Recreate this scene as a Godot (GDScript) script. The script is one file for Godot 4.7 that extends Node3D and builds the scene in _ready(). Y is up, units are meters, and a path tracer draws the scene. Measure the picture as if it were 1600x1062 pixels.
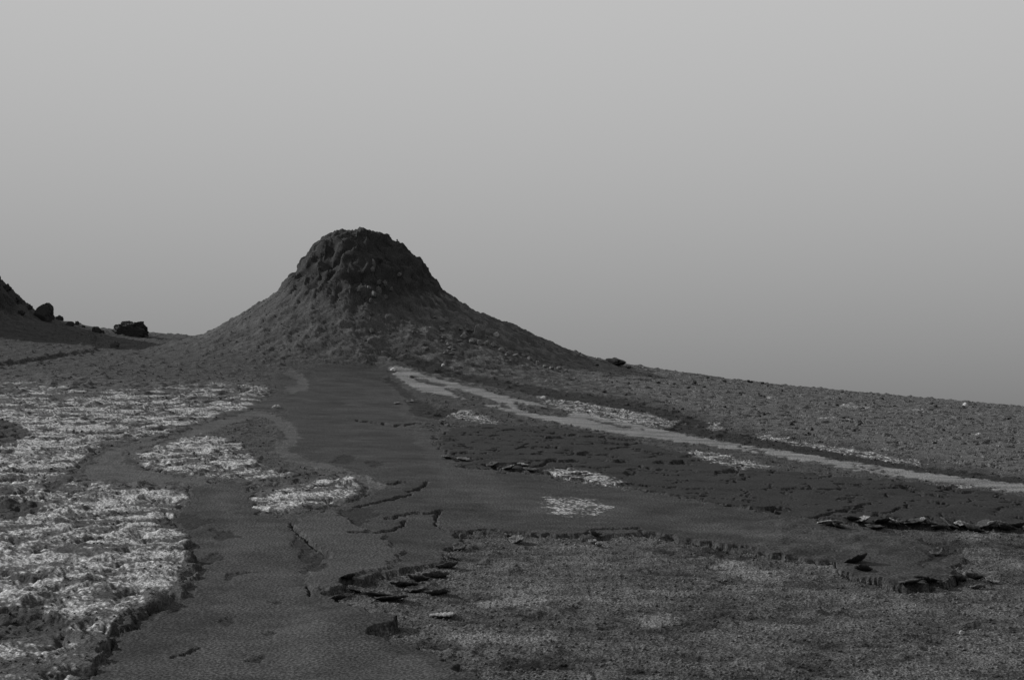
extends Node3D
# A dark mud volcano on a bare, salt-crusted slope, under a pale even sky.
# The ground is one survey grid (fan of columns from the station, rows by distance) whose heights come from
# world-space relief; photo pixels are only used to find where on the ground each zone begins and ends.

const F := 2212.0                # focal length in photo pixels (50 mm on 35 mm film)
const EYE := 1.6
const PITCH := 0.05826           # camera tilts up 3.3 degrees
const MU0 := -350                # mask image origin and size, in photo pixels
const MR0 := 330
const MW := 2300
const MH := 830

var cosp := cos(PITCH)
var sinp := sin(PITCH)
var masks := {}
var us := PackedFloat32Array()
var ds := PackedFloat32Array()
var nu := 0
var nd := 0
var row_pos := []
var row_col := []
var row_zone := []
var pos := PackedVector3Array()
var nor := PackedVector3Array()
var col := PackedColorArray()
var zone := PackedInt32Array()
var n_fbm: FastNoiseLite
var n_sim: FastNoiseLite
var n_rid: FastNoiseLite
var n_cell: FastNoiseLite
var n_cid: FastNoiseLite
var n_clod: FastNoiseLite
var mats := {}
var taken := {}

# ------------------------------------------------------------------ camera, sky, sun
func setup_view() -> void:
	var cam := Camera3D.new()
	cam.name = "camera"
	cam.fov = 2.0 * rad_to_deg(atan(531.0 / F))
	cam.position = Vector3(0, EYE, 0)
	cam.rotation.x = PITCH
	cam.near = 0.1
	cam.far = 2000.0
	add_child(cam)
	cam.current = true

	var env := Environment.new()
	env.background_mode = Environment.BG_SKY
	env.tonemap_mode = Environment.TONE_MAPPER_LINEAR
	env.tonemap_exposure = 1.0
	env.sdfgi_enabled = true
	env.ssao_enabled = true
	env.ssil_enabled = true
	var psky := ProceduralSkyMaterial.new()          # pale even haze, duller low down
	psky.sky_top_color = Color(0.6, 0.6, 0.6).linear_to_srgb()
	psky.sky_horizon_color = Color(0.195, 0.195, 0.195).linear_to_srgb()
	psky.sky_curve = 0.133
	psky.ground_bottom_color = Color(0.05, 0.05, 0.05).linear_to_srgb()
	psky.ground_horizon_color = Color(0.06, 0.06, 0.06).linear_to_srgb()
	psky.sun_angle_max = 1.0
	var sky := Sky.new()
	sky.sky_material = psky
	env.sky = sky
	var we := WorldEnvironment.new()
	we.name = "environment"
	we.environment = env
	add_child(we)

	var sun := DirectionalLight3D.new()
	sun.name = "sun"
	sun.light_energy = 1.6
	sun.light_angular_distance = 1.2
	sun.light_color = Color(1, 1, 1)
	sun.shadow_enabled = true
	add_child(sun)
	var elev := deg_to_rad(27.0)
	var back := deg_to_rad(19.0)        # the sun stands to the left and a little beyond the cone
	var to_sun := Vector3(-cos(elev) * cos(back), sin(elev), -cos(elev) * sin(back))
	sun.look_at_from_position(to_sun * 50.0, Vector3.ZERO, Vector3.UP)

# ------------------------------------------------------------------ helpers
func noise(sd: int, freq: float, oct: int, kind := FastNoiseLite.TYPE_SIMPLEX_SMOOTH) -> FastNoiseLite:
	var n := FastNoiseLite.new()
	n.seed = sd
	n.noise_type = kind
	n.frequency = freq
	n.fractal_type = FastNoiseLite.FRACTAL_FBM if oct > 1 else FastNoiseLite.FRACTAL_NONE
	n.fractal_octaves = oct
	return n

func numbered(n: String) -> String:
	if not taken.has(n):
		taken[n] = 0
		return n
	taken[n] += 1
	return "%s_%03d" % [n, taken[n]]

func grain_texture(sd: int, freq: float, lo: float, hi: float) -> ImageTexture:
	var n := noise(sd, freq, 4)
	n.fractal_gain = 0.62
	var im := n.get_seamless_image(768, 768, false, false, 0.12)
	im.convert(Image.FORMAT_L8)
	var data := im.get_data()
	var lut := PackedByteArray()
	lut.resize(256)
	for k in 256:
		lut[k] = int(255.0 * lerpf(lo, hi, smoothstep(0.22, 0.78, k / 255.0)))
	for k in data.size():
		data[k] = lut[data[k]]
	im = Image.create_from_data(768, 768, false, Image.FORMAT_L8, data)
	im.convert(Image.FORMAT_RGB8)
	return ImageTexture.create_from_image(im)

func relief_texture(sd: int, freq: float, strength: float) -> ImageTexture:
	var n := noise(sd, freq, 4)
	n.fractal_gain = 0.6
	var im := n.get_seamless_image(768, 768, false, false, 0.12)
	im.convert(Image.FORMAT_RGBA8)
	im.bump_map_to_normal_map(strength)
	return ImageTexture.create_from_image(im)

func make_material(rough: float, spec: float, tex: Texture2D, nrm: Texture2D, nscale: float, tile: float) -> StandardMaterial3D:
	var m := StandardMaterial3D.new()
	m.vertex_color_use_as_albedo = true
	m.albedo_color = Color(1, 1, 1)
	m.albedo_texture = tex
	m.roughness = rough
	m.metallic_specular = spec
	m.normal_enabled = true
	m.normal_texture = nrm
	m.normal_scale = nscale
	m.uv1_triplanar = true
	m.uv1_world_triplanar = true
	m.uv1_scale = Vector3.ONE / tile
	return m

# ------------------------------------------------------------------ zone outlines (photo pixels on the ground)
func poly_fill(im: Image, p: Array) -> void:
	var n := p.size() / 2
	var top := 1e9
	var bot := -1e9
	for k in n:
		top = minf(top, p[2 * k + 1])
		bot = maxf(bot, p[2 * k + 1])
	for y in range(maxi(int(top), MR0), mini(int(bot) + 1, MR0 + MH)):
		var xs := []
		var yc := y + 0.5
		for k in n:
			var a := (k + 1) % n
			var y0 := float(p[2 * k + 1])
			var y1 := float(p[2 * a + 1])
			if (y0 <= yc) != (y1 <= yc):
				xs.append(p[2 * k] + (yc - y0) / (y1 - y0) * (p[2 * a] - p[2 * k]))
		xs.sort()
		for k in range(0, xs.size() - 1, 2):
			im.fill_rect(Rect2i(int(xs[k]) - MU0, y - MR0, maxi(1, int(xs[k + 1]) - int(xs[k])), 1), Color(1, 1, 1))

func line_fill(im: Image, p: Array, w: float, h: float) -> void:
	for k in p.size() / 2 - 1:
		var a := Vector2(p[2 * k], p[2 * k + 1])
		var b := Vector2(p[2 * k + 2], p[2 * k + 3])
		var steps := int(a.distance_to(b)) + 1
		for s in steps:
			var q := a.lerp(b, float(s) / steps)
			var wob := 1.0 + 0.6 * n_sim.get_noise_2d(q.x * 0.09, q.y * 0.2)
			q.y += 2.0 * n_sim.get_noise_2d(q.x * 0.05, 7.0)
			im.fill_rect(Rect2i(int(q.x - w * wob * 0.5) - MU0, int(q.y - h * wob * 0.5) - MR0, maxi(1, int(w * wob)), maxi(1, int(h * wob))), Color(1, 1, 1))

func mask(called: String, polys: Array, bu: int, br: int, lines := [], lw := 3.0, lh := 2.0) -> void:
	var im := Image.create(MW, MH, false, Image.FORMAT_L8)
	for p in polys:
		poly_fill(im, p)
	for l in lines:
		line_fill(im, l, lw, lh)
	if bu > 1:
		im.resize(MW / bu, MH / br, Image.INTERPOLATE_BILINEAR)
		im.resize(MW, MH, Image.INTERPOLATE_CUBIC)
	masks[called] = im.get_data()

func outline_zones() -> void:
	mask("plateau", [
		[-350, 575, 0, 588, 100, 583, 220, 598, 330, 593, 412, 596, 428, 612, 395, 642, 340, 655, 300, 670, 250, 690, 170, 700, 135, 720, 112, 745, 140, 752, 250, 757, 300, 766, 290, 790, 268, 815, 292, 832, 302, 870, 307, 905, 282, 937, 232, 962, 204, 988, 165, 1022, 140, 1062, 120, 1110, 90, 1160, -350, 1160],
		[195, 716, 240, 700, 290, 682, 330, 679, 370, 689, 397, 712, 425, 733, 462, 735, 462, 747, 400, 757, 330, 752, 260, 742, 220, 730],
		[393, 792, 400, 770, 440, 760, 490, 750, 520, 742, 560, 750, 584, 763, 552, 782, 500, 797, 440, 808, 403, 808]], 14, 6)
	mask("salt", [
		[-350, 580, 0, 594, 60, 596, 120, 610, 220, 606, 330, 600, 408, 600, 420, 612, 390, 638, 336, 650, 296, 664, 240, 684, 168, 694, 128, 716, 106, 742, 60, 752, 100, 758, 240, 764, 290, 772, 280, 792, 255, 812, 284, 836, 296, 866, 290, 895, 268, 926, 224, 950, 196, 975, 165, 1000, 130, 1012, 105, 985, 60, 965, 0, 958, -350, 950],
		[-350, 1015, 20, 1020, 60, 1012, 130, 1025, 140, 1045, 100, 1075, 70, 1110, -350, 1120],
		[205, 715, 240, 702, 290, 685, 330, 682, 368, 692, 392, 713, 415, 738, 455, 738, 455, 744, 400, 753, 330, 749, 262, 740, 225, 729],
		[400, 790, 405, 774, 440, 765, 490, 754, 520, 746, 556, 754, 570, 764, 546, 778, 498, 792, 440, 803, 408, 804],
		[695, 650, 718, 637, 760, 650, 795, 664, 740, 660],
		[835, 619, 880, 623, 940, 633, 1000, 643, 1066, 662, 1040, 669, 960, 660, 900, 647, 860, 633],
		[848, 736, 900, 736, 932, 741, 962, 751, 994, 758, 960, 761, 905, 753, 868, 746],
		[845, 781, 880, 779, 920, 784, 958, 792, 932, 806, 880, 813, 858, 803],
		[1070, 710, 1110, 705, 1160, 716, 1205, 728, 1160, 734, 1110, 724],
		[1175, 677, 1240, 687, 1310, 698, 1370, 708, 1455, 726, 1380, 724, 1280, 711, 1220, 697],
		[1088, 659, 1120, 661, 1137, 672, 1110, 670],
		[1270, 628, 1330, 632, 1385, 639, 1330, 637], [1408, 636, 1440, 639, 1466, 646, 1430, 643], [1155, 616, 1210, 620, 1210, 623],
		[1215, 645, 1290, 651, 1340, 658, 1290, 655], [1490, 675, 1560, 684, 1530, 684],
		[1540, 762, 1500, 766, 1440, 759]], 11, 4)
	var flow_outline := [300, 762, 340, 756, 392, 762, 396, 806, 440, 811, 470, 806, 530, 797, 578, 772, 600, 760, 560, 742, 500, 735, 462, 728, 430, 706, 440, 690, 405, 655, 415, 645, 400, 638, 340, 657, 300, 674, 250, 693, 190, 708, 215, 728, 262, 744, 330, 754, 400, 759, 470, 746, 470, 752, 392, 762, 340, 758, 250, 757, 140, 752, 112, 746, 135, 720, 170, 700, 250, 688, 330, 656, 400, 634, 430, 606, 440, 588, 500, 572, 560, 562, 600, 572, 640, 602, 650, 632, 672, 660, 684, 700, 720, 732, 830, 742, 900, 758, 1000, 768, 1150, 797, 1270, 814, 1330, 830, 1440, 850, 1500, 868, 1490, 915, 1440, 925, 1400, 922, 1340, 908, 1300, 885, 1200, 868, 1100, 852, 1000, 836, 930, 842, 830, 838, 720, 836, 712, 858, 690, 880, 600, 903, 540, 918, 517, 936, 546, 962, 612, 982, 606, 992, 566, 1000, 640, 1016, 694, 1041, 724, 1064, 790, 1110, 830, 1160, 70, 1160, 120, 1110, 140, 1062, 165, 1022, 204, 988, 232, 962, 282, 937, 307, 905, 302, 870, 292, 832, 268, 815, 290, 790]
	mask("flow", [flow_outline], 9, 4)
	mask("flow_soft", [flow_outline], 46, 14)
	mask("slope", [[850, 535, 880, 578, 960, 606, 1060, 640, 1180, 672, 1450, 716, 1600, 742, 1950, 790, 1950, 600, 1600, 560]], 40, 12)
	mask("crack", [
		[684, 692, 700, 672, 760, 664, 850, 668, 900, 672, 1000, 692, 1080, 716, 1200, 735, 1400, 757, 1600, 778, 1950, 815, 1950, 870, 1600, 832, 1480, 828, 1340, 822, 1268, 812, 1150, 795, 1000, 765, 900, 750, 830, 738, 720, 730]], 7, 3)
	mask("strip", [
		[606, 570, 640, 578, 700, 596, 800, 622, 900, 645, 1000, 665, 1080, 682, 1200, 702, 1400, 733, 1600, 759, 1950, 803, 1950, 813, 1600, 770, 1400, 745, 1250, 719, 1100, 695, 1000, 683, 900, 667, 820, 651, 740, 627, 660, 611, 630, 597]], 7, 3)
	mask("islands", [
		[640, 588, 700, 602, 690, 606, 650, 596], [905, 652, 960, 663, 1010, 672, 960, 668], [1130, 694, 1220, 710, 1200, 710], [1300, 722, 1420, 742, 1380, 738],
		[695, 607, 730, 612, 790, 632, 800, 640, 760, 632, 715, 620], [800, 628, 850, 636, 900, 644, 890, 652, 840, 648, 812, 640]], 6, 3)
	mask("dark", [  # dark wet mud, and also shadow streaks painted as ground colour
		[600, 553, 660, 561, 720, 583, 800, 597, 900, 613, 1000, 630, 1060, 645, 1120, 664, 1100, 668, 1030, 650, 940, 632, 840, 618, 740, 598, 660, 578],
		[1060, 661, 1140, 675, 1260, 696, 1400, 723, 1600, 748, 1950, 795, 1950, 799, 1600, 756, 1400, 731, 1200, 700, 1100, 682, 1040, 672],
		[600, 582, 625, 600, 650, 622, 690, 640, 720, 640, 690, 655, 650, 650, 632, 618, 602, 592],
		[530, 803, 560, 797, 590, 800, 582, 815, 560, 828, 540, 818], [330, 830, 360, 832, 372, 840, 345, 844],  # the last patch paints the shadow thrown by bumps on the flow
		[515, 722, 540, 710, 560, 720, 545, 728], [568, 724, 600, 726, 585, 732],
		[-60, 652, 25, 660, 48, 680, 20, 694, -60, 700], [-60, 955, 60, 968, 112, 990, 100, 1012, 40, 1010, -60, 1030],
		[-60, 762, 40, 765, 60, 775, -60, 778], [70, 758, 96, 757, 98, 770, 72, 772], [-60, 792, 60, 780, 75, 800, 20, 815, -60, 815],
		[240, 812, 300, 805, 330, 818, 300, 832, 255, 826], [292, 880, 345, 868, 350, 874, 300, 890], [160, 1000, 215, 965, 255, 958, 200, 1000, 175, 1030],  # includes painted shadow streaks reaching out from the salt bank
		[330, 978, 352, 970, 372, 968, 350, 976], [395, 992, 430, 986, 440, 990, 410, 995], [345, 905, 385, 893, 388, 897, 350, 909], [255, 962, 285, 957, 282, 963], [420, 945, 450, 940, 440, 947], [360, 1040, 420, 1030, 410, 1038],  # shade of small hollows and ridges, put into the colour
		[470, 895, 512, 868, 505, 900], [455, 830, 480, 850, 500, 880, 470, 880],
		[1410, 835, 1460, 848, 1510, 845, 1520, 858, 1470, 878, 1440, 885, 1460, 862]], 8, 3)
	mask("gravel", [
		[517, 938, 546, 964, 612, 984, 568, 1001, 640, 1018, 694, 1043, 724, 1066, 830, 1160, 1950, 1160, 1950, 872, 1600, 832, 1480, 829, 1500, 868, 1490, 915, 1440, 925, 1400, 922, 1340, 908, 1300, 885, 1200, 869, 1100, 853, 1000, 837, 930, 844, 830, 840, 722, 838, 712, 860, 690, 882, 600, 905, 540, 920]], 7, 3)
	mask("pale", [
		[730, 935, 800, 926, 870, 930, 860, 942, 790, 950, 740, 948], [1085, 886, 1180, 880, 1190, 888, 1100, 893], [1030, 882, 1070, 872, 1100, 872, 1050, 885], [780, 888, 840, 884, 800, 894], [1150, 898, 1250, 900, 1200, 904],
		[1320, 868, 1330, 868, 1330, 870], [780, 990, 880, 1000, 860, 1010, 790, 1004], [960, 965, 1080, 960, 1060, 975, 980, 978], [700, 1000, 780, 985, 790, 1000]], 40, 14)
	mask("lobe", [
		[-350, 610, 0, 571, 60, 563, 100, 556, 152, 549, 144, 537, 152, 525, 60, 508, -350, 480]], 6, 3)
	mask("rivulet", [
		[398, 640, 418, 643, 445, 655, 468, 684, 462, 695, 448, 701, 475, 716, 520, 730, 580, 748, 606, 762, 590, 766, 555, 754, 500, 738, 455, 722, 428, 707, 432, 699, 446, 690, 444, 680, 425, 660, 400, 648],
		[132, 738, 150, 716, 178, 700, 250, 687, 340, 656, 398, 640, 405, 648, 345, 668, 255, 699, 196, 711, 190, 722, 215, 733, 270, 744, 330, 754, 325, 759, 250, 757, 170, 752, 128, 748],
		[440, 582, 458, 578, 478, 592, 478, 608, 452, 616, 442, 606, 462, 600, 464, 592]], 9, 4)
	mask("river", [
		[330, 757, 395, 759, 470, 747, 475, 750, 400, 765, 372, 772, 362, 790, 372, 806, 420, 824, 448, 840, 455, 870, 452, 910, 470, 950, 560, 1010, 640, 1040, 690, 1062, 700, 1100, 330, 1160, 300, 1060, 330, 980, 350, 900, 345, 840, 350, 800, 332, 780],
		[610, 580, 640, 600, 690, 660, 730, 730, 830, 770, 1000, 800, 1180, 830, 1300, 850, 1380, 870, 1300, 862, 1130, 838, 950, 815, 780, 800, 690, 760, 650, 690, 625, 640]], 12, 5)
	mask("tongue", [
		[462, 815, 520, 803, 560, 830, 600, 845, 628, 870, 600, 895, 545, 912, 520, 934, 486, 930, 474, 916, 494, 898, 516, 876, 494, 860, 474, 842]], 5, 3)
	mask("groove", [], 1, 1, [
		[455, 822, 470, 840, 490, 858, 512, 873], [602, 815, 640, 808, 692, 803], [688, 804, 680, 820, 690, 831, 722, 836], [545, 840, 590, 838, 628, 827, 633, 816], [555, 797, 600, 786, 642, 775], [640, 771, 655, 768, 668, 754], [610, 758, 634, 755],
		[715, 836, 760, 831, 830, 838, 915, 839, 930, 832, 1000, 829], [1000, 834, 1050, 841, 1100, 851, 1180, 862], [478, 926, 486, 940], [1265, 816, 1310, 804, 1350, 798], [720, 668, 690, 662], [270, 1034, 300, 1024, 318, 1020], [715, 845, 712, 832], [760, 838, 756, 831],
		[560, 660, 620, 668, 660, 664], [780, 742, 830, 735, 870, 722], [760, 728, 790, 738, 830, 742]], 4.0, 2.2)

func m_at(a: PackedByteArray, u: float, r: float) -> float:
	var x := clampi(int(u) - MU0, 0, MW - 1)
	var y := clampi(int(r) - MR0, 0, MH - 1)
	return a[y * MW + x] / 255.0

func m_lin(a: PackedByteArray, u: float, r: float) -> float:
	var fx := clampf(u - MU0 - 0.5, 0.0, MW - 2.0)
	var fy := clampf(r - MR0 - 0.5, 0.0, MH - 2.0)
	var x := int(fx)
	var y := int(fy)
	fx -= x
	fy -= y
	var k := y * MW + x
	return (lerpf(a[k], a[k + 1], fx) * (1.0 - fy) + lerpf(a[k + MW], a[k + MW + 1], fx) * fy) / 255.0

# ------------------------------------------------------------------ large shape of the land
var prof := []

func profile(k: int, r: float) -> float:
	var t: PackedFloat32Array = prof[k]
	var n := t.size()
	if r >= t[n - 2]:
		return 0.0
	for i in range(2, n, 2):
		if r < t[i]:
			var f := (r - t[i - 2]) / (t[i] - t[i - 2])
			return lerpf(t[i - 1], t[i + 1], f)
	return 0.0

func cone(dx: float, dz: float) -> float:          # dz > 0 is towards the station
	var r := sqrt(dx * dx + dz * dz)
	if r > 13.0:
		return 0.0
	var a := atan2(dz, dx) / (PI * 0.5)             # 0 right, 1 front, 2 left, -1 back
	if a < 0.0:
		a += 4.0
	var k := int(a) % 4
	var f := a - floorf(a)
	f = f * f * (3.0 - 2.0 * f)
	return lerpf(profile(k, r), profile((k + 1) % 4, r), f)

func base_height(x: float, d: float) -> float:
	var t := d - 8.8
	var s := 0.1036 - (0.0027 if x > 0.0 else 0.0022) * clampf(x, -22.0, 26.0)
	var h := t * s if t > 0.0 else t * 0.03
	if d > 41.0:
		var q := d - 41.0
		h -= 0.014 * q * q if q < 12.0 else 2.016 + 0.336 * (q - 12.0)
		h = maxf(h, -7.0)
	return h

func land(x: float, d: float) -> float:
	return base_height(x, d) + cone(x + 3.99, 38.0 - d) + profile(4, Vector2(x + 17.3, 40.0 - d).length())

func project(p: Vector3) -> Vector2:
	var y := p.y - EYE
	var d := -p.z
	var zc := d * cosp + y * sinp
	var yc := y * cosp - d * sinp
	return Vector2(800.0 + F * p.x / zc, 531.0 - F * yc / zc)

# ------------------------------------------------------------------ one row of the survey grid
func do_row(j: int) -> void:
	var d := ds[j]
	var P := PackedVector3Array()
	var C := PackedColorArray()
	var Z := PackedInt32Array()
	P.resize(nu)
	C.resize(nu)
	Z.resize(nu)
	var k_plat: PackedByteArray = masks["plateau"]
	var k_salt: PackedByteArray = masks["salt"]
	var k_flow: PackedByteArray = masks["flow"]
	var k_crack: PackedByteArray = masks["crack"]
	var k_strip: PackedByteArray = masks["strip"]
	var k_isl: PackedByteArray = masks["islands"]
	var k_dark: PackedByteArray = masks["dark"]
	var k_grav: PackedByteArray = masks["gravel"]
	var k_pale: PackedByteArray = masks["pale"]
	var k_lobe: PackedByteArray = masks["lobe"]
	var k_riv: PackedByteArray = masks["rivulet"]
	var k_soft: PackedByteArray = masks["flow_soft"]
	var k_river: PackedByteArray = masks["river"]
	var k_tongue: PackedByteArray = masks["tongue"]
	var k_slope: PackedByteArray = masks["slope"]
	var k_groove: PackedByteArray = masks["groove"]
	var behind := d > 41.6
	for i in nu:
		var x := (us[i] - 800.0) / F * d
		var z := -d
		var cn := cone(x + 3.99, 38.0 - d)
		var lh := profile(4, Vector2(x + 17.3, 40.0 - d).length())
		var h := base_height(x, d) + cn + lh
		var fb := n_fbm.get_noise_2d(x * 2.2, z * 2.2)         # lumps of about half a metre
		var fine := n_sim.get_noise_2d(x * 21.0, z * 21.0)     # crumbs of about five centimetres
		var fine2 := n_fbm.get_noise_2d(x * 11.0 + 40.0, z * 11.0)
		var hc := cn + lh
		var rock := maxf(smoothstep(1.35, 2.1, cn), smoothstep(0.25, 0.8, lh))                  # the craggy heads of the two cones
		var skirt := smoothstep(0.12, 0.5, hc) * (1.0 - rock)
		var px := project(Vector3(x, h, z))
		var w1 := n_sim.get_noise_2d(x * 3.0, z * 3.0 + 90.0) * 0.06 + fine2 * 0.006 + n_sim.get_noise_2d(x * 8.0, z * 8.0 + 30.0) * 0.03
		var w2 := n_sim.get_noise_2d(x * 3.0 + 50.0, z * 3.0) * 0.06 + fine2 * 0.006 + n_sim.get_noise_2d(x * 6.0 + 17.0, z * 6.0) * 0.035
		var pu := px.x + F / d * w1
		var pr := px.y + 2.6 * F / (d * d) * w2
		var flow := 0.0
		var salt := 0.0
		var plat := 0.0
		var crack := 0.0
		var strip := 0.0
		var dark := 0.0
		var grav := 0.0
		var lobe := 0.0
		var riv := 0.0
		var groove := 0.0
		var pale := 0.0
		var slope := 0.0
		var band := 0.0
		var tongue := 0.0
		var river := 0.0
		var gap := 0.0
		if not behind:
			var fl := lerpf(m_lin(k_flow, pu, pr), clampf(m_at(k_soft, pu, pr) + 0.35 * fine2 + 0.35 * fb, 0.0, 1.0), smoothstep(19.0, 25.0, d))
			var soft := 0.12 + 0.26 * smoothstep(19.0, 25.0, d)      # the flow dries out gradually towards the cone
			flow = smoothstep(0.5 - soft, 0.5 + soft, fl)
			gap = smoothstep(0.04, 0.2, fl) * smoothstep(0.52, 0.36, fl) * smoothstep(20.0, 16.0, d)     # the drying sheet has shrunk away from the ground beside it
			slope = m_at(k_slope, pu, pr)
			band = sin(m_at(k_soft, pu, pr) * 26.0 + 5.0 * n_sim.get_noise_2d(x * 0.5, z * 0.5) + 1.5 * fb)     # pressure ridges follow the margins
			salt = m_at(k_salt, pu, pr)
			plat = smoothstep(0.2, 0.8, m_lin(k_plat, pu, pr))
			crack = smoothstep(0.38, 0.62, m_lin(k_crack, pu, pr))
			strip = smoothstep(0.25, 0.75, m_at(k_strip, pu, pr) * (1.0 - m_at(k_isl, pu, pr)) + 0.5 * n_fbm.get_noise_2d(x * 0.9, z * 2.6 + 0.6 * x))
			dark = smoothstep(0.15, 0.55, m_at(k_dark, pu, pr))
			grav = smoothstep(0.38, 0.62, m_lin(k_grav, pu, pr))
			lobe = smoothstep(0.3, 0.7, m_at(k_lobe, pu, pr))
			riv = m_at(k_riv, pu, pr)
			river = m_at(k_river, pu, pr)
			tongue = smoothstep(0.35, 0.65, m_lin(k_tongue, pu, pr))
			pale = m_at(k_pale, pu, pr)
			groove = m_lin(k_groove, px.x + F / d * w1 * 0.4, px.y)
		var creek := smoothstep(0.35, 0.65, riv + 0.2 * fine2)
		var smooth_mud := maxf(maxf(flow, strip), maxf(crack, creek))
		gap *= 1.0 if grav > 0.02 else 0.35
		var rough := (1.0 - smooth_mud)
		var far := smoothstep(18.0, 26.0, d)
		# --- relief
		var edge_h := 1.0 + 0.5 * n_sim.get_noise_2d(x * 0.45 + 70.0, z * 0.45)   # the sheets are of uneven thickness
		var thick := 1.0 + (1.1 + 1.6 * fb) * smoothstep(1170.0, 1230.0, px.x) + (1.6 + 1.3 * smoothstep(945.0, 985.0, px.y)) * smoothstep(880.0, 910.0, px.y) * smoothstep(420.0, 520.0, px.x) * smoothstep(860.0, 740.0, px.x)   # the snouts of the flow are thick
		h += plat * (0.02 + 0.045 * smoothstep(800.0, 900.0, px.y) + 0.02 * fb) * rough
		h += lobe * 0.07
		h -= 0.010 * smoothstep(0.3, 0.7, riv) * flow
		h += 0.018 * tongue * flow
		h -= gap * maxf(0.0, 0.03 + 0.05 * fb)
		h += 0.0035 * band * flow * (0.6 + fb)
		h += (flow * 0.020 * (1.0 - smoothstep(22.0, 28.0, d)) * thick + strip * 0.012 + crack * (0.022 + 0.02 * smoothstep(1230.0, 1290.0, px.x))) * edge_h
		h += smooth_mud * (0.010 * n_sim.get_noise_2d(x * 0.6, z * 0.6) + 0.0012 * n_fbm.get_noise_2d(x * 2.0 + z * 1.2, z * 3.0 - x * 0.8) + 0.0012 * fine2)
		h -= dark * (0.018 + 0.03 * maxf(0.0, fine2)) * (1.0 - 0.6 * grav) * (1.0 - 0.5 * flow)
		var clod := n_clod.get_noise_2d(x, z)                   # -1 at the middle of a clod
		var streak := n_fbm.get_noise_2d(x * 1.4 + z * 0.3, z * 3.6 - x * 0.7 + 60.0)     # drawn-out ridges and runnels
		var lump := 0.0
		if rough > 0.0 and rock < 1.0:
			var cl := maxf(0.0, -clod - 0.45)
			lump = 0.022 * fb + 0.008 * fine2 + 0.003 * fine + 0.02 * streak
			if plat > 0.01:
				lump = lerpf(lump, 0.010 * fb + 0.020 * streak + 0.07 * cl * smoothstep(0.2, 0.5, fb) + 0.005 * fine2 + 0.0025 * fine - 0.035 * smoothstep(0.2, 0.5, -fb), plat)
			elif grav > 0.5:
				lump = 0.010 * fb + 0.008 * fine2 + 0.0045 * fine + 0.022 * streak + 0.06 * cl * smoothstep(0.2, 0.5, fb)
			else:
				lump = lerpf(lump, 0.012 * fb + 0.004 * fine2 + 0.015 * streak, slope)
				lump += far * (0.09 * cl * smoothstep(0.2, 0.5, fb) + 0.004 * fine2)
			h += lump * rough
		# --- shrinkage cracks
		var cell := 0.0
		var crackish := crack + (1.0 - smooth_mud) * slope * (1.0 - plat) * (1.0 - rock) * 1.3
		if crackish > 0.02:
			var wx := x + 0.10 * n_sim.get_noise_2d(x * 4.0, z * 4.0)
			var wz := z + 0.10 * n_sim.get_noise_2d(x * 4.0 + 30.0, z * 4.0)
			var ed := n_cell.get_noise_2d(wx, wz) + 1.0
			var open := smoothstep(-0.45, 0.15, n_sim.get_noise_2d(x * 1.3 + 11.0, z * 1.3))
			var wdt := 0.075 * open * (1.0 + 0.8 * fine2)
			var g := 1.0 - smoothstep(wdt * 0.4, wdt + 0.001, ed)
			h -= g * 0.045 * crackish
			h += crackish * 0.020 * open * n_cid.get_noise_2d(wx, wz)   # some plates have lifted
			cell = g
		h -= groove * 0.06 * (0.5 + 0.5 * smooth_mud)
		# --- crags
		var rill := 0.0
		var ox := 0.0
		var oz := 0.0
		if hc > 0.1:
			var rid := n_rid.get_noise_3d(x * 0.9, h * 0.8, z * 0.9)
			var rid2 := n_rid.get_noise_3d(x * 2.6 + 9.0, h * 2.2, z * 2.6)
			var ang := atan2(38.0 - d, x + 3.99) if cn > lh else atan2(40.0 - d, x + 17.3)
			var rr := Vector2(x + 3.99, 38.0 - d).length()
			rill = n_fbm.get_noise_2d(ang * 6.0, rr * 0.9)             # runnels down the slope
			var ledge := sin((h + 0.25 * n_sim.get_noise_2d(x * 0.8, z * 0.8) + 0.12 * x) * 13.0)      # beds of older mud stand out as ledges
			h += rock * (0.15 * rid + 0.05 * rid2 + 0.05 * fine2 + 0.014 * fine + 0.06 * rill + 0.02 * ledge) + skirt * (0.010 * rid2 + 0.012 * fb + 0.012 * fine2 + 0.005 * fine + 0.035 * rill + 0.03 * streak)
			var a := n_sim.get_noise_3d(x * 3.0, h * 1.6, z * 3.0)
			var b := n_sim.get_noise_3d(x * 3.0 + 20.0, h * 1.6, z * 3.0)
			ox = rock * (0.08 * a + 0.022 * ledge * cos(ang))
			oz = rock * (0.08 * b + 0.022 * ledge * sin(ang))
			var q := Vector2(x + 3.45, (38.0 - d) - 0.75)       # hollow below the summit
			h -= 0.5 * exp(-(q.x * q.x * 2.6 + q.y * q.y * 7.0))
			q = Vector2(x + 4.75, (38.0 - d) - 1.15)
			h -= 0.22 * exp(-(q.x * q.x * 22.0 + q.y * q.y * 10.0))
			# rill down the front, right of the middle
			var rc := x + 3.1 + 0.12 * sin(d * 2.0)
			h -= 0.06 * exp(-rc * rc * 9.0) * smoothstep(1.2, 2.4, 38.0 - d) * smoothstep(7.5, 4.0, 38.0 - d)
		# --- what the ground is made of, plus shade painted in as dark streaks
		var t := 0.058 * (1.0 + 0.25 * fb + 0.30 * fine2 + 0.22 * fine + 0.35 * streak)
		t = lerpf(t, 0.103 * (1.0 + 0.12 * fb + 0.16 * fine2 + 0.10 * fine + 0.5 * streak), slope)
		t = lerpf(t, 0.048 * (1.0 + 0.3 * fb + 0.3 * fine2), lobe * 0.8)
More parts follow.
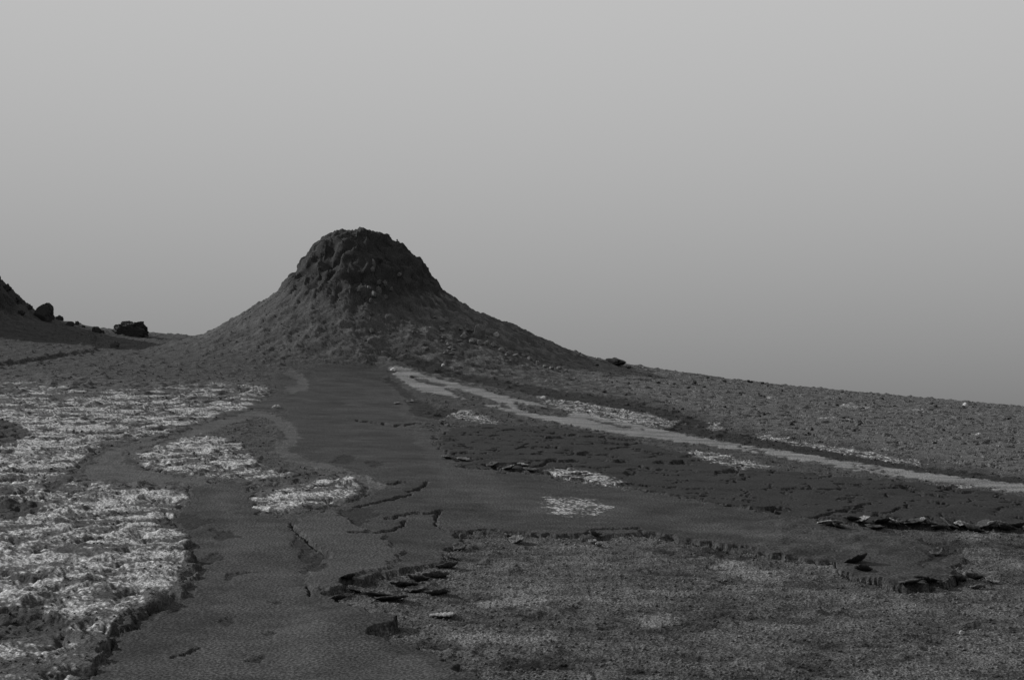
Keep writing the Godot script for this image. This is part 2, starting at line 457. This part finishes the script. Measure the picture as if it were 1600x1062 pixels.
		t = lerpf(t, 0.072 * (1.0 + 0.22 * fb + 0.25 * fine2 + 0.2 * fine + 0.5 * rill), smoothstep(0.1, 0.6, hc))
		t = lerpf(t, 0.039 * (1.0 + 0.25 * fb + 0.2 * fine2), rock)
		if px.x > 640.0 and cn > 0.05 and cn < 1.9 and d < 39.0:
			var bl := smoothstep(0.05, 0.4, n_fbm.get_noise_2d(x * 3.1 + 5.0, z * 3.1))
			t = lerpf(t, 0.14, bl * 0.8 * smoothstep(640.0, 670.0, px.x))
		t = lerpf(t, 0.072 * (1.0 + 0.28 * fine2 + 0.12 * fine + 0.35 * fb + 0.55 * n_fbm.get_noise_2d(x * 5.0 + 80.0, z * 6.0) + 0.55 * streak + 0.8 * n_fbm.get_noise_2d(x * 0.5, z * 0.9 + 9.0)), grav)
		t = lerpf(t, 0.028 * (1.0 + 0.25 * fb + 0.2 * fine2), crack)
		t = lerpf(t, 0.044 * (1.0 + 0.14 * band + 0.35 * streak + 0.22 * fine2 + 0.14 * fine + 0.25 * n_fbm.get_noise_2d(x * 0.6 + 3.0, z * 1.1 + 0.5 * x)), flow)
		t = lerpf(t, 0.058 * (1.0 + 0.3 * streak + 0.2 * fine2 + 0.12 * band), smoothstep(0.1, 0.9, river + 0.3 * streak) * flow * 0.8)
		t = lerpf(t, 0.082 * (1.0 + 0.3 * streak + 0.2 * fine2 + 0.1 * band), smoothstep(0.15, 0.75, riv + 0.25 * streak) * 0.85)
		t = lerpf(t, 0.062 * (1.0 + 0.25 * streak + 0.15 * fine2), tongue * flow * 0.85)
		t = lerpf(t, 0.18 * (1.0 + 0.25 * fine2 + 0.6 * n_fbm.get_noise_2d(x * 0.7, z * 3.0)), strip)
		t = lerpf(t, 0.024 * (1.0 + 0.3 * fine2), dark * 0.92)  # darkens wet mud and also paints the bank and hollow shadows
		var crust := 0.8 * n_fbm.get_noise_2d(x * 2.8 + 13.0, z * 4.2) + 0.6 * fine + 0.55 * fine2 + 0.4 * streak
		if pale > 0.02 and grav > 0.3:
			t = lerpf(t, 0.17, smoothstep(0.2, 1.1, pale + 0.6 * crust) * 0.95)
		if salt > 0.02 and dark < 0.9:
			var big := smoothstep(0.05, 0.75, salt + 0.25 * fine2 + 0.2 * fb) * (1.0 - dark)
			if plat > 0.5:
				crust += 1.3 * n_fbm.get_noise_2d(x * 0.8 + 31.0, z * 1.9 + 0.4 * x) - 0.10 - 0.35 * smoothstep(985.0, 1030.0, px.y) - 0.55 * smoothstep(650.0, 590.0, px.y) * (1.0 + fine2)
			t = lerpf(t, 0.10 * (1.0 + 0.5 * crust), big * plat * 0.8 * smoothstep(-0.7, 0.1, crust))          # dust of salt between the crusts
			t = lerpf(t, 0.38 + 0.2 * fine, smoothstep(-0.05, 0.85, crust + (salt - 0.75) * (1.2 if plat > 0.5 else 0.6)) * big)
		t = clampf(t * 1.32, 0.008, 0.9)
		P[i] = Vector3(x + ox, h, z + oz)
		C[i] = Color(t, t, t)
		# --- which piece of the setting it belongs to
		var zn := 0
		if hc > 0.22 and not behind or hc > 0.22 and d > 38.0:
			zn = 6 if cn > lh else 7
		if zn == 0 and slope > 0.5 and not behind and smooth_mud < 0.5:
			zn = 2000000 + int((n_cid.get_noise_2d(x + 0.10 * n_sim.get_noise_2d(x * 4.0, z * 4.0), z + 0.10 * n_sim.get_noise_2d(x * 4.0 + 30.0, z * 4.0)) + 1.0) * 500000.0)
		if grav > 0.5:
			zn = 5
		if plat > 0.5 and hc < 0.5:
			zn = 1
		if crack > 0.5:
			zn = 100 + int((n_cid.get_noise_2d(x + 0.10 * n_sim.get_noise_2d(x * 4.0, z * 4.0), z + 0.10 * n_sim.get_noise_2d(x * 4.0 + 30.0, z * 4.0)) + 1.0) * 500000.0)
		if flow > 0.5 or creek > 0.5:
			zn = 2
		if strip > 0.5:
			zn = 3
		Z[i] = zn
	row_pos[j] = P
	row_col[j] = C
	row_zone[j] = Z

func survey() -> void:
	var u := -1500.0
	while u < 3100.0:
		us.append(u)
		if u < -420.0 or u >= 2020.0:
			u += 55.0
		elif u < -40.0 or u >= 1640.0:
			u += 8.0
		else:
			u += 2.0
	var d := 2.5
	while d < 420.0:
		ds.append(d)
		if d < 8.2:
			d += 0.15
		elif d < 29.0:
			d += minf(1.7 * d * d / (2.55 * F), 0.036)
		elif d < 41.5:
			d += 0.05
		elif d < 46.0:
			d += 0.15
		else:
			d *= 1.12
	nu = us.size()
	nd = ds.size()
	row_pos.resize(nd)
	row_col.resize(nd)
	row_zone.resize(nd)
	var id := WorkerThreadPool.add_group_task(do_row, nd, 4, true)
	WorkerThreadPool.wait_for_group_task_completion(id)
	for j in nd:
		pos.append_array(row_pos[j])
		col.append_array(row_col[j])
		zone.append_array(row_zone[j])
	nor.resize(pos.size())
	for j in nd:
		var up := maxi(j - 1, 0) * nu
		var dn := mini(j + 1, nd - 1) * nu
		for i in nu:
			var a := pos[dn + i] - pos[up + i]
			var b := pos[j * nu + mini(i + 1, nu - 1)] - pos[j * nu + maxi(i - 1, 0)]
			nor[j * nu + i] = b.cross(a).normalized()

func piece_mesh(cells: PackedInt32Array) -> ArrayMesh:
	var V := PackedVector3Array()
	var N := PackedVector3Array()
	var C := PackedColorArray()
	var I := PackedInt32Array()
	var at := {}
	for c in cells:
		var q: Array[int] = [c, c + 1, c + nu, c + nu + 1]
		for k in 4:
			var g: int = q[k]
			var m = at.get(g)
			if m == null:
				m = V.size()
				at[g] = m
				V.append(pos[g])
				N.append(nor[g])
				C.append(col[g])
			q[k] = m
		I.append(q[0]); I.append(q[2]); I.append(q[1])
		I.append(q[1]); I.append(q[2]); I.append(q[3])
	var arr := []
	arr.resize(Mesh.ARRAY_MAX)
	arr[Mesh.ARRAY_VERTEX] = V
	arr[Mesh.ARRAY_NORMAL] = N
	arr[Mesh.ARRAY_COLOR] = C
	arr[Mesh.ARRAY_INDEX] = I
	var me := ArrayMesh.new()
	me.add_surface_from_arrays(Mesh.PRIMITIVE_TRIANGLES, arr)
	return me

func part(called: String, me: Mesh, m: Material, parent: Node) -> MeshInstance3D:
	var o := MeshInstance3D.new()
	o.name = called
	o.mesh = me
	o.material_override = m
	parent.add_child(o, true)
	return o

func setting(called: String, label: String, category: String, cells: PackedInt32Array, m: Material) -> MeshInstance3D:
	var o := part(numbered(called), piece_mesh(cells), m, self)
	o.set_meta("kind", "structure")
	o.set_meta("label", label)
	o.set_meta("category", category)
	return o

func build_ground() -> void:
	var lists := {}
	for k in 8:
		lists[k] = PackedInt32Array()
	var plates := {}
	for j in nd - 1:
		for i in nu - 1:
			var c := j * nu + i
			var zn := zone[c]
			if zn >= 100:
				if not plates.has(zn):
					plates[zn] = PackedInt32Array()
				plates[zn].append(c)
			else:
				lists[zn].append(c)
	setting("ground", "bare gritty dark slope around the cone and along the skyline", "ground", lists[0], mats.rough)
	setting("salt_flat", "lumpy ground crusted with white salt beside the dark mud stream", "salt flat", lists[1], mats.salt)
	setting("mud_flow", "broad smooth dark mud flow spreading down from the foot of the cone", "mud flow", lists[2], mats.mud)
	setting("mud_stream", "narrow pale grey mud stream running along the slope below the salt streaks", "mud stream", lists[3], mats.mud)
	setting("gravel_ground", "gritty mottled grey ground below the broken edge of the mud flow", "ground", lists[5], mats.rough)
	setting("cone_hill", "steep craggy cone of dark dried mud rising above the slope", "mud cone", lists[6], mats.rough)
	setting("hill", "shaded flank of a second mud hill with a knob of rock on it", "hill", lists[7], mats.rough)
	plate_field("cracked_plain", "dark flat sheet of dried mud split by shrinkage cracks", "mud plain", plates, 100, 2000000, mats.crack)
	plate_field("cracked_slope", "lighter grey cracked slope running from the cone's flank along the skyline", "slope", plates, 2000000, 4000000, mats.rough)

func plate_field(called: String, label: String, category: String, plates: Dictionary, lo: int, hi: int, m: Material) -> void:
	var plain := Node3D.new()
	plain.name = called
	plain.set_meta("kind", "structure")
	plain.set_meta("label", label)
	plain.set_meta("category", category)
	add_child(plain)
	var order := plates.keys().filter(func(k): return k >= lo and k < hi)
	order.sort_custom(func(a, b): return plates[a].size() > plates[b].size() or plates[a].size() == plates[b].size() and a < b)
	var rest := PackedInt32Array()
	var n := 0
	for k in order:
		if n < 300 and plates[k].size() > 40:
			part("mud_plate", piece_mesh(plates[k]), m, plain)
			n += 1
		else:
			rest.append_array(plates[k])
	if rest.size() > 0:
		part("small_mud_plates", piece_mesh(rest), m, plain).set_meta("kind", "stuff")
	print("plates ", n, " of ", order.size(), " verts ", pos.size())

# ------------------------------------------------------------------ loose things
func spot(u: float, r: float) -> Vector3:            # first point of the built ground seen at this pixel
	var i := 0
	while i < nu - 2 and us[i] < u:
		i += 1
	for j in nd:
		var p := pos[j * nu + i]
		if -p.z < 4.0:
			continue
		if project(p).y <= r:
			return p
	return pos[(nd - 30) * nu + i]

func rock_mesh(sd: int, sx: float, sy: float, sz: float, rough: float, tone: float, rings := 14) -> ArrayMesh:
	var n := noise(sd, 1.0, 3)
	n.fractal_gain = 0.6
	var c2 := noise(sd + 9, 1.0, 1, FastNoiseLite.TYPE_CELLULAR)
	c2.cellular_return_type = FastNoiseLite.RETURN_DISTANCE2_SUB
	var st := SurfaceTool.new()
	st.begin(Mesh.PRIMITIVE_TRIANGLES)
	st.set_smooth_group(-1)
	var seg := rings * 2
	var rng := RandomNumberGenerator.new()
	rng.seed = sd
	var cuts: Array[Vector4] = []
	for k in 9:
		var dv := Vector3(rng.randfn(), rng.randfn(), rng.randfn()).normalized()
		cuts.append(Vector4(dv.x, dv.y, dv.z, rng.randf_range(0.55, 0.95)))
	for a in rings + 1:
		for b in seg:
			var th := PI * a / rings
			var ph := TAU * b / seg
			var v := Vector3(sin(th) * cos(ph), cos(th), sin(th) * sin(ph))
			var k := 1.0 + rough * (0.9 * n.get_noise_3dv(v * 1.3) + 0.5 * n.get_noise_3dv(v * 3.7)) + rough * 0.25 * c2.get_noise_3dv(v * 1.6)
			for c in cuts:
				var dn: float = v.dot(Vector3(c.x, c.y, c.z))
				if dn * k > c.w:
					k = c.w / dn
			k *= 1.0 + 0.10 * rough * n.get_noise_3dv(v * 7.0)
			v = v * k
			v.y = maxf(v.y, -0.45)
			var tt := tone * (1.0 + 0.35 * n.get_noise_3dv(v * 4.0 + Vector3(9, 0, 0)))
			st.set_color(Color(tt, tt, tt))
			st.add_vertex(Vector3(v.x * sx, v.y * sy, v.z * sz))
	for a in rings:
		for b in seg:
			var p := a * seg + b
			var q := a * seg + (b + 1) % seg
			st.add_index(p); st.add_index(q); st.add_index(p + seg)
			st.add_index(q); st.add_index(q + seg); st.add_index(p + seg)
	st.generate_normals()
	return st.commit()

func flake_mesh(sd: int, lx: float, lz: float, th: float, curl: float, tone: float) -> ArrayMesh:
	# a dried mud flake: an uneven plate with thickness whose rim curls up
	var rng := RandomNumberGenerator.new()
	rng.seed = sd
	var n := noise(sd, 1.0, 2)
	var st := SurfaceTool.new()
	st.begin(Mesh.PRIMITIVE_TRIANGLES)
	var seg := 32
	var rings := 5
	var tilt := rng.randf_range(0.0, TAU)
	var cuts: Array[Vector2] = []
	for k in 6:
		cuts.append(Vector2(rng.randf_range(0.0, TAU), rng.randf_range(0.5, 0.95)))
	for side in 2:
		for a in rings + 1:
			var f := float(a) / rings
			for b in seg:
				var ph := TAU * b / seg
				var lim := 1.0
				for c in cuts:
					var dn := cos(ph - c.x)
					if dn * lim > c.y:
						lim = c.y / dn
				var rr := f * lim * (1.0 + 0.16 * n.get_noise_2d(cos(ph) * 4.0, sin(ph) * 4.0) + 0.10 * n.get_noise_2d(cos(ph) * 11.0, sin(ph) * 11.0))
				var v := Vector3(cos(ph) * rr, 0, sin(ph) * rr)
				var y := curl * 0.5 * (pow(f, 2.2) * (0.5 + 0.75 * cos(ph - tilt))) + 0.01 * n.get_noise_2d(v.x * 3.0, v.z * 3.0)
				if side == 1:
					y -= th * (1.0 - 0.35 * f)
				var tt := tone * (1.0 + 0.3 * n.get_noise_2d(v.x * 5.0 + 3.0, v.z * 5.0))
				st.set_color(Color(tt, tt, tt))
				st.add_vertex(Vector3(v.x * lx, y, v.z * lz))
	var off := (rings + 1) * seg
	for a in rings:
		for b in seg:
			var p := a * seg + b
			var q := a * seg + (b + 1) % seg
			st.add_index(p); st.add_index(p + seg); st.add_index(q)
			st.add_index(q); st.add_index(p + seg); st.add_index(q + seg)
			st.add_index(off + p); st.add_index(off + q); st.add_index(off + p + seg)
			st.add_index(off + q); st.add_index(off + q + seg); st.add_index(off + p + seg)
	for b in seg:
		var p := rings * seg + b
		var q := rings * seg + (b + 1) % seg
		st.add_index(p); st.add_index(off + p); st.add_index(q)
		st.add_index(q); st.add_index(off + p); st.add_index(off + q)
	st.generate_normals()
	return st.commit()

func thing(called: String, label: String, category: String, group: String, me: Mesh, m: Material, at: Vector3, turn := Vector3.ZERO) -> MeshInstance3D:
	var o := MeshInstance3D.new()
	o.name = numbered(called)
	o.mesh = me
	o.material_override = m
	o.position = at
	o.rotation = turn
	o.set_meta("label", label)
	o.set_meta("category", category)
	if group != "":
		o.set_meta("group", group)
	add_child(o)
	return o

# rock covering about wpx by hpx photo pixels, standing on the ground at pixel u, r
func rock(called: String, label: String, category: String, group: String, u: float, r: float, wpx: float, hpx: float, tone: float, sd: int, rough := 0.45, rings := 14) -> void:
	var p := spot(u, r)
	var m := -p.z / F
	var sx := wpx * 0.5 * m
	var sy := hpx * m / 1.35
	var o := thing(called, label, category, group, rock_mesh(sd, sx, sy, sx * 0.8, rough, tone * 1.32, rings), mats.stone, p + Vector3(0, sy * 0.18, -sx * 0.15), Vector3(0, sd * 1.7, 0) if rings < 14 else Vector3.ZERO)
	o.set_meta("label", label)

func flake(label: String, group: String, u: float, r: float, wpx: float, dep: float, curl: float, tone: float, sd: int, tilt := Vector3.ZERO) -> void:
	var p := spot(u, r)
	var m := -p.z / F
	thing("mud_flake", label, "mud flake", group, flake_mesh(sd, wpx * 0.55 * m, wpx * 0.55 * m * (dep + 0.25), 0.016, curl, tone * 1.32), mats.stone, p + Vector3(0, 0.018, 0), tilt)

func scatter_things() -> void:
	rock("boulder", "large jagged dark boulder standing on the saddle against the sky", "boulder", "", 201, 525, 60, 27, 0.035, 11, 0.42, 26)
	rock("boulder", "rounded dark knob of rock on the flank of the second hill", "boulder", "", 66, 500, 36, 32, 0.035, 12, 0.35, 22)
	rock("rock", "small pointed dark rock on the skyline beside the large boulder", "rock", "", 147, 519, 18, 12, 0.04, 13, 0.5)
	rock("rock", "small dark rock low on the skyline below the rounded knob", "rock", "", 106, 509, 14, 9, 0.04, 14, 0.5)
	rock("rock", "lone grey rock lying on the bare saddle in front of the boulder", "rock", "", 177, 543, 16, 12, 0.07, 15, 0.5)
	rock("rock", "upright grey rock casting a dark shadow on the cone's lower flank", "rock", "", 748, 528, 20, 26, 0.11, 16, 0.5)
	rock("rock", "pale angular rock in the shadow beside the upright grey rock", "rock", "", 776, 526, 11, 9, 0.34, 17, 0.5)
	rock("rock", "dark craggy lump standing out on the skyline right of the cone", "rock", "", 962, 569, 36, 11, 0.05, 18, 0.55, 18)
	rock("stone", "bright white stone at the head of the pale mud stream", "stone", "", 614, 579, 9, 6, 0.75, 19, 0.4)
	rock("stone", "pale stone lying on dark mud near the edge of the salt crust", "stone", "", 432, 638, 16, 7, 0.34, 20, 0.5)
	rock("stone", "tiny white stone on the far skyline", "stone", "", 1507, 633, 7, 5, 0.75, 21, 0.3)
	rock("stone", "small white stone on the dark gully beside the cone", "stone", "", 691, 572, 6, 4, 0.6, 22, 0.3)
	rock("stone", "small pale stone on the mottled gravel ground", "stone", "", 1496, 992, 9, 6, 0.45, 23, 0.3)
	var rng := RandomNumberGenerator.new()
	rng.seed = 5
	for q in [[6, 452, 16, 10], [22, 470, 14, 8], [40, 483, 12, 8], [90, 500, 14, 9], [118, 508, 10, 7], [128, 512, 8, 6], [76, 497, 16, 11], [30, 492, 14, 8], [158, 520, 10, 6]]:
		rock("rock", "dark jagged outcrop on the shaded flank of the second hill", "rock", "outcrops on the flank of the second hill", q[0], q[1], q[2], q[3], 0.035, 160 + int(q[0]), 0.6, 11)
	# blocks of a broken mud levee on the right flank of the cone
	for k in 15:
		var f := k / 14.0
		rock("mud_block", "pale block in the row of broken blocks stepping down the cone's flank", "mud block", "broken blocks in a row on the flank", 726 + 158 * f, 529 + 54 * f + 3.0 * sin(k * 1.3), 14 - 4 * f, 9 - 4 * f, 0.13, 100 + k, 0.4, 9)
	# pale stones showing through the front of the cone
	for q in [[583, 418, 9, 16], [578, 432, 8, 8], [590, 444, 10, 10], [574, 452, 9, 8], [583, 462, 12, 10], [591, 458, 11, 13], [600, 447, 9, 10], [568, 468, 8, 7], [577, 474, 9, 8], [586, 478, 8, 7], [571, 486, 7, 6], [580, 492, 8, 8], [566, 500, 6, 5], [577, 500, 7, 6], [579, 521, 10, 8], [570, 533, 7, 5], [563, 540, 6, 4], [575, 536, 6, 5], [624, 431, 9, 8], [560, 456, 6, 5], [604, 466, 8, 7], [612, 454, 7, 6]]:
		rock("stone", "pale stone set in the crumbling front of the cone", "stone", "pale stones in the cone front", q[0], q[1], q[2], q[3], 0.06 + 0.06 * rng.randf(), 200 + int(q[0]), 0.5, 9)
	# clods on the right flank
	for k in 34:
		var u := rng.randf_range(642, 765)
		var r := rng.randf_range(495, 556)
		if r < 450 + (u - 600) * 0.42 + 6.0:
			continue
		rock("clod", "grey clod of dried mud on the cone's lower flank above the gully", "clod", "clods on the cone's flank", u, r, rng.randf_range(5, 14), rng.randf_range(2.5, 6), rng.randf_range(0.08, 0.16), 300 + k, 0.5, 8)
	# dark clods on the slope below the skyline
	for k in 70:
		var u := rng.randf_range(930, 1595)
		var sky_r := 562.0 + (u - 930.0) * 0.118
		rock("clod", "small dark clod scattered on the cracked slope below the skyline", "clod", "dark clods on the slope below the skyline", u, sky_r + 4.0 + pow(rng.randf(), 1.2) * 70.0, rng.randf_range(4, 11), rng.randf_range(2.5, 5), rng.randf_range(0.03, 0.06), 800 + k, 0.55, 7)
	# curled flakes along the broken edges of the mud flow
	var near_edge := "curled dark mud flake on the broken flow edge above the gravel ground"
	for q in [[560, 925, 50, 0.5, 0.05, 0.05], [590, 934, 70, 0.45, 0.06, 0.06], [628, 916, 60, 0.5, 0.06, 0.07], [655, 908, 60, 0.4, 0.07, 0.08], [684, 903, 42, 0.5, 0.07, 0.09], [648, 926, 34, 0.7, 0.05, 0.08], [610, 938, 60, 0.4, 0.05, 0.06], [686, 930, 40, 0.4, 0.05, 0.07], [545, 915, 30, 0.5, 0.06, 0.05], [700, 888, 36, 0.4, 0.06, 0.07], [706, 874, 30, 0.4, 0.06, 0.07], [718, 858, 26, 0.5, 0.05, 0.06], [530, 938, 22, 0.8, 0.05, 0.05]]:
		flake(near_edge, "curled flakes at the near flow edge", q[0], q[1], q[2], q[3], q[4], q[5], 400 + int(q[0]), Vector3(rng.randf_range(-0.12, 0.12), rng.randf_range(0, TAU), rng.randf_range(-0.12, 0.12)))
	for q in [[806, 848, 26, 0.6, 0.09, 0.12], [800, 842, 34, 0.5, 0.05, 0.09], [930, 838, 20, 0.6, 0.09, 0.08], [925, 850, 16, 0.5, 0.05, 0.16], [934, 855, 12, 0.6, 0.04, 0.2]]:
		flake("mud flake tipped up along the straight crack at the gravel's upper edge", "flakes along the straight crack", q[0], q[1], q[2], q[3], q[4], q[5], 460 + int(q[0]), Vector3(rng.randf_range(-0.3, 0.3), rng.randf_range(0, TAU), rng.randf_range(-0.3, 0.3)))
	for q in [[1515, 905, 34, 0.5, 0.06, 0.13], [1545, 912, 20, 0.7, 0.05, 0.16], [1520, 920, 26, 0.4, 0.03, 0.14], [1450, 915, 50, 0.6, 0.06, 0.05], [1490, 912, 40, 0.6, 0.06, 0.05], [1415, 918, 40, 0.5, 0.04, 0.05], [1330, 880, 44, 0.7, 0.10, 0.04], [1345, 892, 30, 0.7, 0.07, 0.05], [1460, 866, 26, 0.5, 0.06, 0.08]]:
		flake("thick mud flake broken off the snout of the mud flow", "flakes at the snout of the flow", q[0], q[1], q[2], q[3], q[4], q[5], 500 + int(q[0]), Vector3(rng.randf_range(-0.12, 0.12), rng.randf_range(0, TAU), rng.randf_range(-0.12, 0.12)))
	for k in 20:
		var f := k / 19.0
		flake("lifted mud flake along the ragged lower edge of the cracked plain", "flakes along the cracked plain", 1290 + 330 * f, 821 + 8 * f + 4.0 * sin(k * 2.1), rng.randf_range(22, 46), rng.randf_range(0.35, 0.6), rng.randf_range(0.05, 0.1), 0.05 if k % 3 else 0.2, 550 + k, Vector3(rng.randf_range(-0.15, 0.25), rng.randf_range(0, TAU), rng.randf_range(-0.15, 0.15)))
	for q in [[700, 717, 20, 0.5, 0.05, 0.12], [726, 720, 22, 0.5, 0.06, 0.13], [770, 728, 22, 0.6, 0.07, 0.06], [795, 733, 24, 0.5, 0.07, 0.1], [818, 728, 30, 0.4, 0.05, 0.2], [828, 740, 24, 0.5, 0.06, 0.08], [690, 660, 16, 0.5, 0.04, 0.1], [640, 628, 22, 0.5, 0.05, 0.08], [620, 631, 14, 0.4, 0.03, 0.14]]:
		flake("small mud flake curling where the dark plain meets the mud flow", "flakes between plain and flow", q[0], q[1], q[2], q[3], q[4], q[5], 600 + int(q[0]), Vector3(rng.randf_range(-0.15, 0.15), rng.randf_range(0, TAU), rng.randf_range(-0.15, 0.15)))
	flake("flat pale slab lying alone on the gravel ground", "", 692, 966, 36, 0.6, 0.01, 0.24, 701)

func scatter_clods() -> void:
	# crumbs and clods too many to count
	var rng := RandomNumberGenerator.new()
	rng.seed = 21
	var spots := [[], []]
	for k in 60000:
		var j := rng.randi_range(60, nd - 50)
		var i := rng.randi_range(30, nu - 30)
		var c := j * nu + i
		var zn := zone[c]
		if zn == 1 and rng.randf() < 0.35:
			spots[0].append(c)
		elif (zn == 5 or (zn == 0 or zn == 6 or zn == 7 or zn >= 2000000) and rng.randf() < 0.35) and -pos[c].z < 41.5:
			spots[1].append(c)
	var names := ["salt_crumbs", "mud_crumbs"]
	var labels := ["white and grey crumbs of salt crust strewn over the salt flat", "dark crumbs of dried mud strewn over the slope and gravel"]
	for s in 2:
		var mm := MultiMesh.new()
		mm.transform_format = MultiMesh.TRANSFORM_3D
		mm.use_colors = true
		mm.mesh = rock_mesh(900 + s, 1.0, 0.75, 0.9, 0.55, 0.8, 5)
		mm.instance_count = spots[s].size()
		for k in spots[s].size():
			var c: int = spots[s][k]
			var size := 0.008 + 0.020 * pow(rng.randf(), 3.0)
			if -pos[c].z < 16.0:
				size *= 0.7
			elif s == 1:
				size *= 1.15
			var b := Basis.from_euler(Vector3(rng.randf_range(-0.5, 0.5), rng.randf() * TAU, rng.randf_range(-0.5, 0.5))).scaled(Vector3.ONE * size)
			mm.set_instance_transform(k, Transform3D(b, pos[c] + Vector3(0, size * 0.2, 0)))
			var t := col[c].r * rng.randf_range(0.8, 2.0)
			mm.set_instance_color(k, Color(t, t, t))
		var o := MultiMeshInstance3D.new()
		o.name = names[s]
		o.multimesh = mm
		o.material_override = mats.stone
		o.set_meta("kind", "stuff")
		o.set_meta("label", labels[s])
		o.set_meta("category", "crumbs")
		add_child(o)

func _ready() -> void:
	var t0 := Time.get_ticks_msec()
	setup_view()
	n_fbm = noise(1, 1.0, 3)
	n_sim = noise(2, 1.0, 1)
	n_rid = noise(3, 1.0, 4)
	n_rid.fractal_type = FastNoiseLite.FRACTAL_RIDGED
	n_cell = noise(4, 2.2, 1, FastNoiseLite.TYPE_CELLULAR)
	n_cell.cellular_return_type = FastNoiseLite.RETURN_DISTANCE2_SUB
	n_cid = noise(4, 2.2, 1, FastNoiseLite.TYPE_CELLULAR)
	n_cid.cellular_return_type = FastNoiseLite.RETURN_CELL_VALUE
	n_clod = noise(6, 3.4, 1, FastNoiseLite.TYPE_CELLULAR)
	n_clod.cellular_return_type = FastNoiseLite.RETURN_DISTANCE
	prof = [
		PackedFloat32Array([0, 3.40, 0.45, 3.36, 0.89, 3.15, 1.32, 2.86, 1.62, 2.6, 1.84, 2.27, 2.1, 1.94, 2.53, 1.72, 3.04, 1.46, 3.99, 1.2, 4.84, 0.86, 5.9, 0.5, 7.4, 0.3, 9.1, 0.17, 11.0, 0.05, 13.0, 0.0]),
		PackedFloat32Array([0, 3.40, 0.5, 3.38, 0.95, 3.15, 1.25, 2.8, 1.75, 2.1, 2.5, 1.52, 3.4, 0.98, 4.6, 0.45, 5.8, 0.16, 7.0, 0.0]),
		PackedFloat32Array([0, 3.40, 0.5, 3.40, 0.92, 3.28, 1.28, 3.05, 1.51, 2.70, 1.94, 2.04, 2.37, 1.63, 3.06, 1.13, 3.75, 0.72, 4.26, 0.41, 4.95, 0.18, 5.8, 0.0]),
		PackedFloat32Array([0, 3.40, 0.5, 3.35, 1.17, 2.9, 1.6, 2.4, 2.4, 1.5, 3.4, 0.8, 5.0, 0.2, 6.5, 0.0]),
		PackedFloat32Array([0, 3.4, 0.8, 3.1, 1.6, 2.5, 2.4, 1.55, 2.8, 1.1, 3.1, 0.76, 3.6, 0.45, 4.3, 0.22, 5.4, 0.05, 6.2, 0.0])]
	mats.rough = make_material(0.95, 0.25, grain_texture(31, 0.05, 0.35, 1.0), relief_texture(41, 0.05, 7.0), 1.0, 1.0)
	mats.salt = make_material(0.92, 0.3, grain_texture(32, 0.035, 0.42, 1.0), relief_texture(42, 0.03, 6.0), 1.0, 0.7)
	mats.mud = make_material(0.88, 0.2, grain_texture(33, 0.05, 0.45, 1.0), relief_texture(43, 0.04, 3.0), 0.8, 1.1)
	mats.crack = make_material(0.92, 0.2, grain_texture(34, 0.05, 0.5, 1.0), relief_texture(44, 0.025, 2.5), 0.6, 1.3)
	mats.stone = make_material(0.92, 0.3, grain_texture(35, 0.03, 0.55, 0.95), relief_texture(45, 0.03, 4.0), 0.8, 0.6)
	outline_zones()
	print("masks ", Time.get_ticks_msec() - t0)
	survey()
	print("survey ", Time.get_ticks_msec() - t0, " ", nu, "x", nd)
	build_ground()
	print("ground ", Time.get_ticks_msec() - t0)
	scatter_things()
	scatter_clods()
	print("done ", Time.get_ticks_msec() - t0)
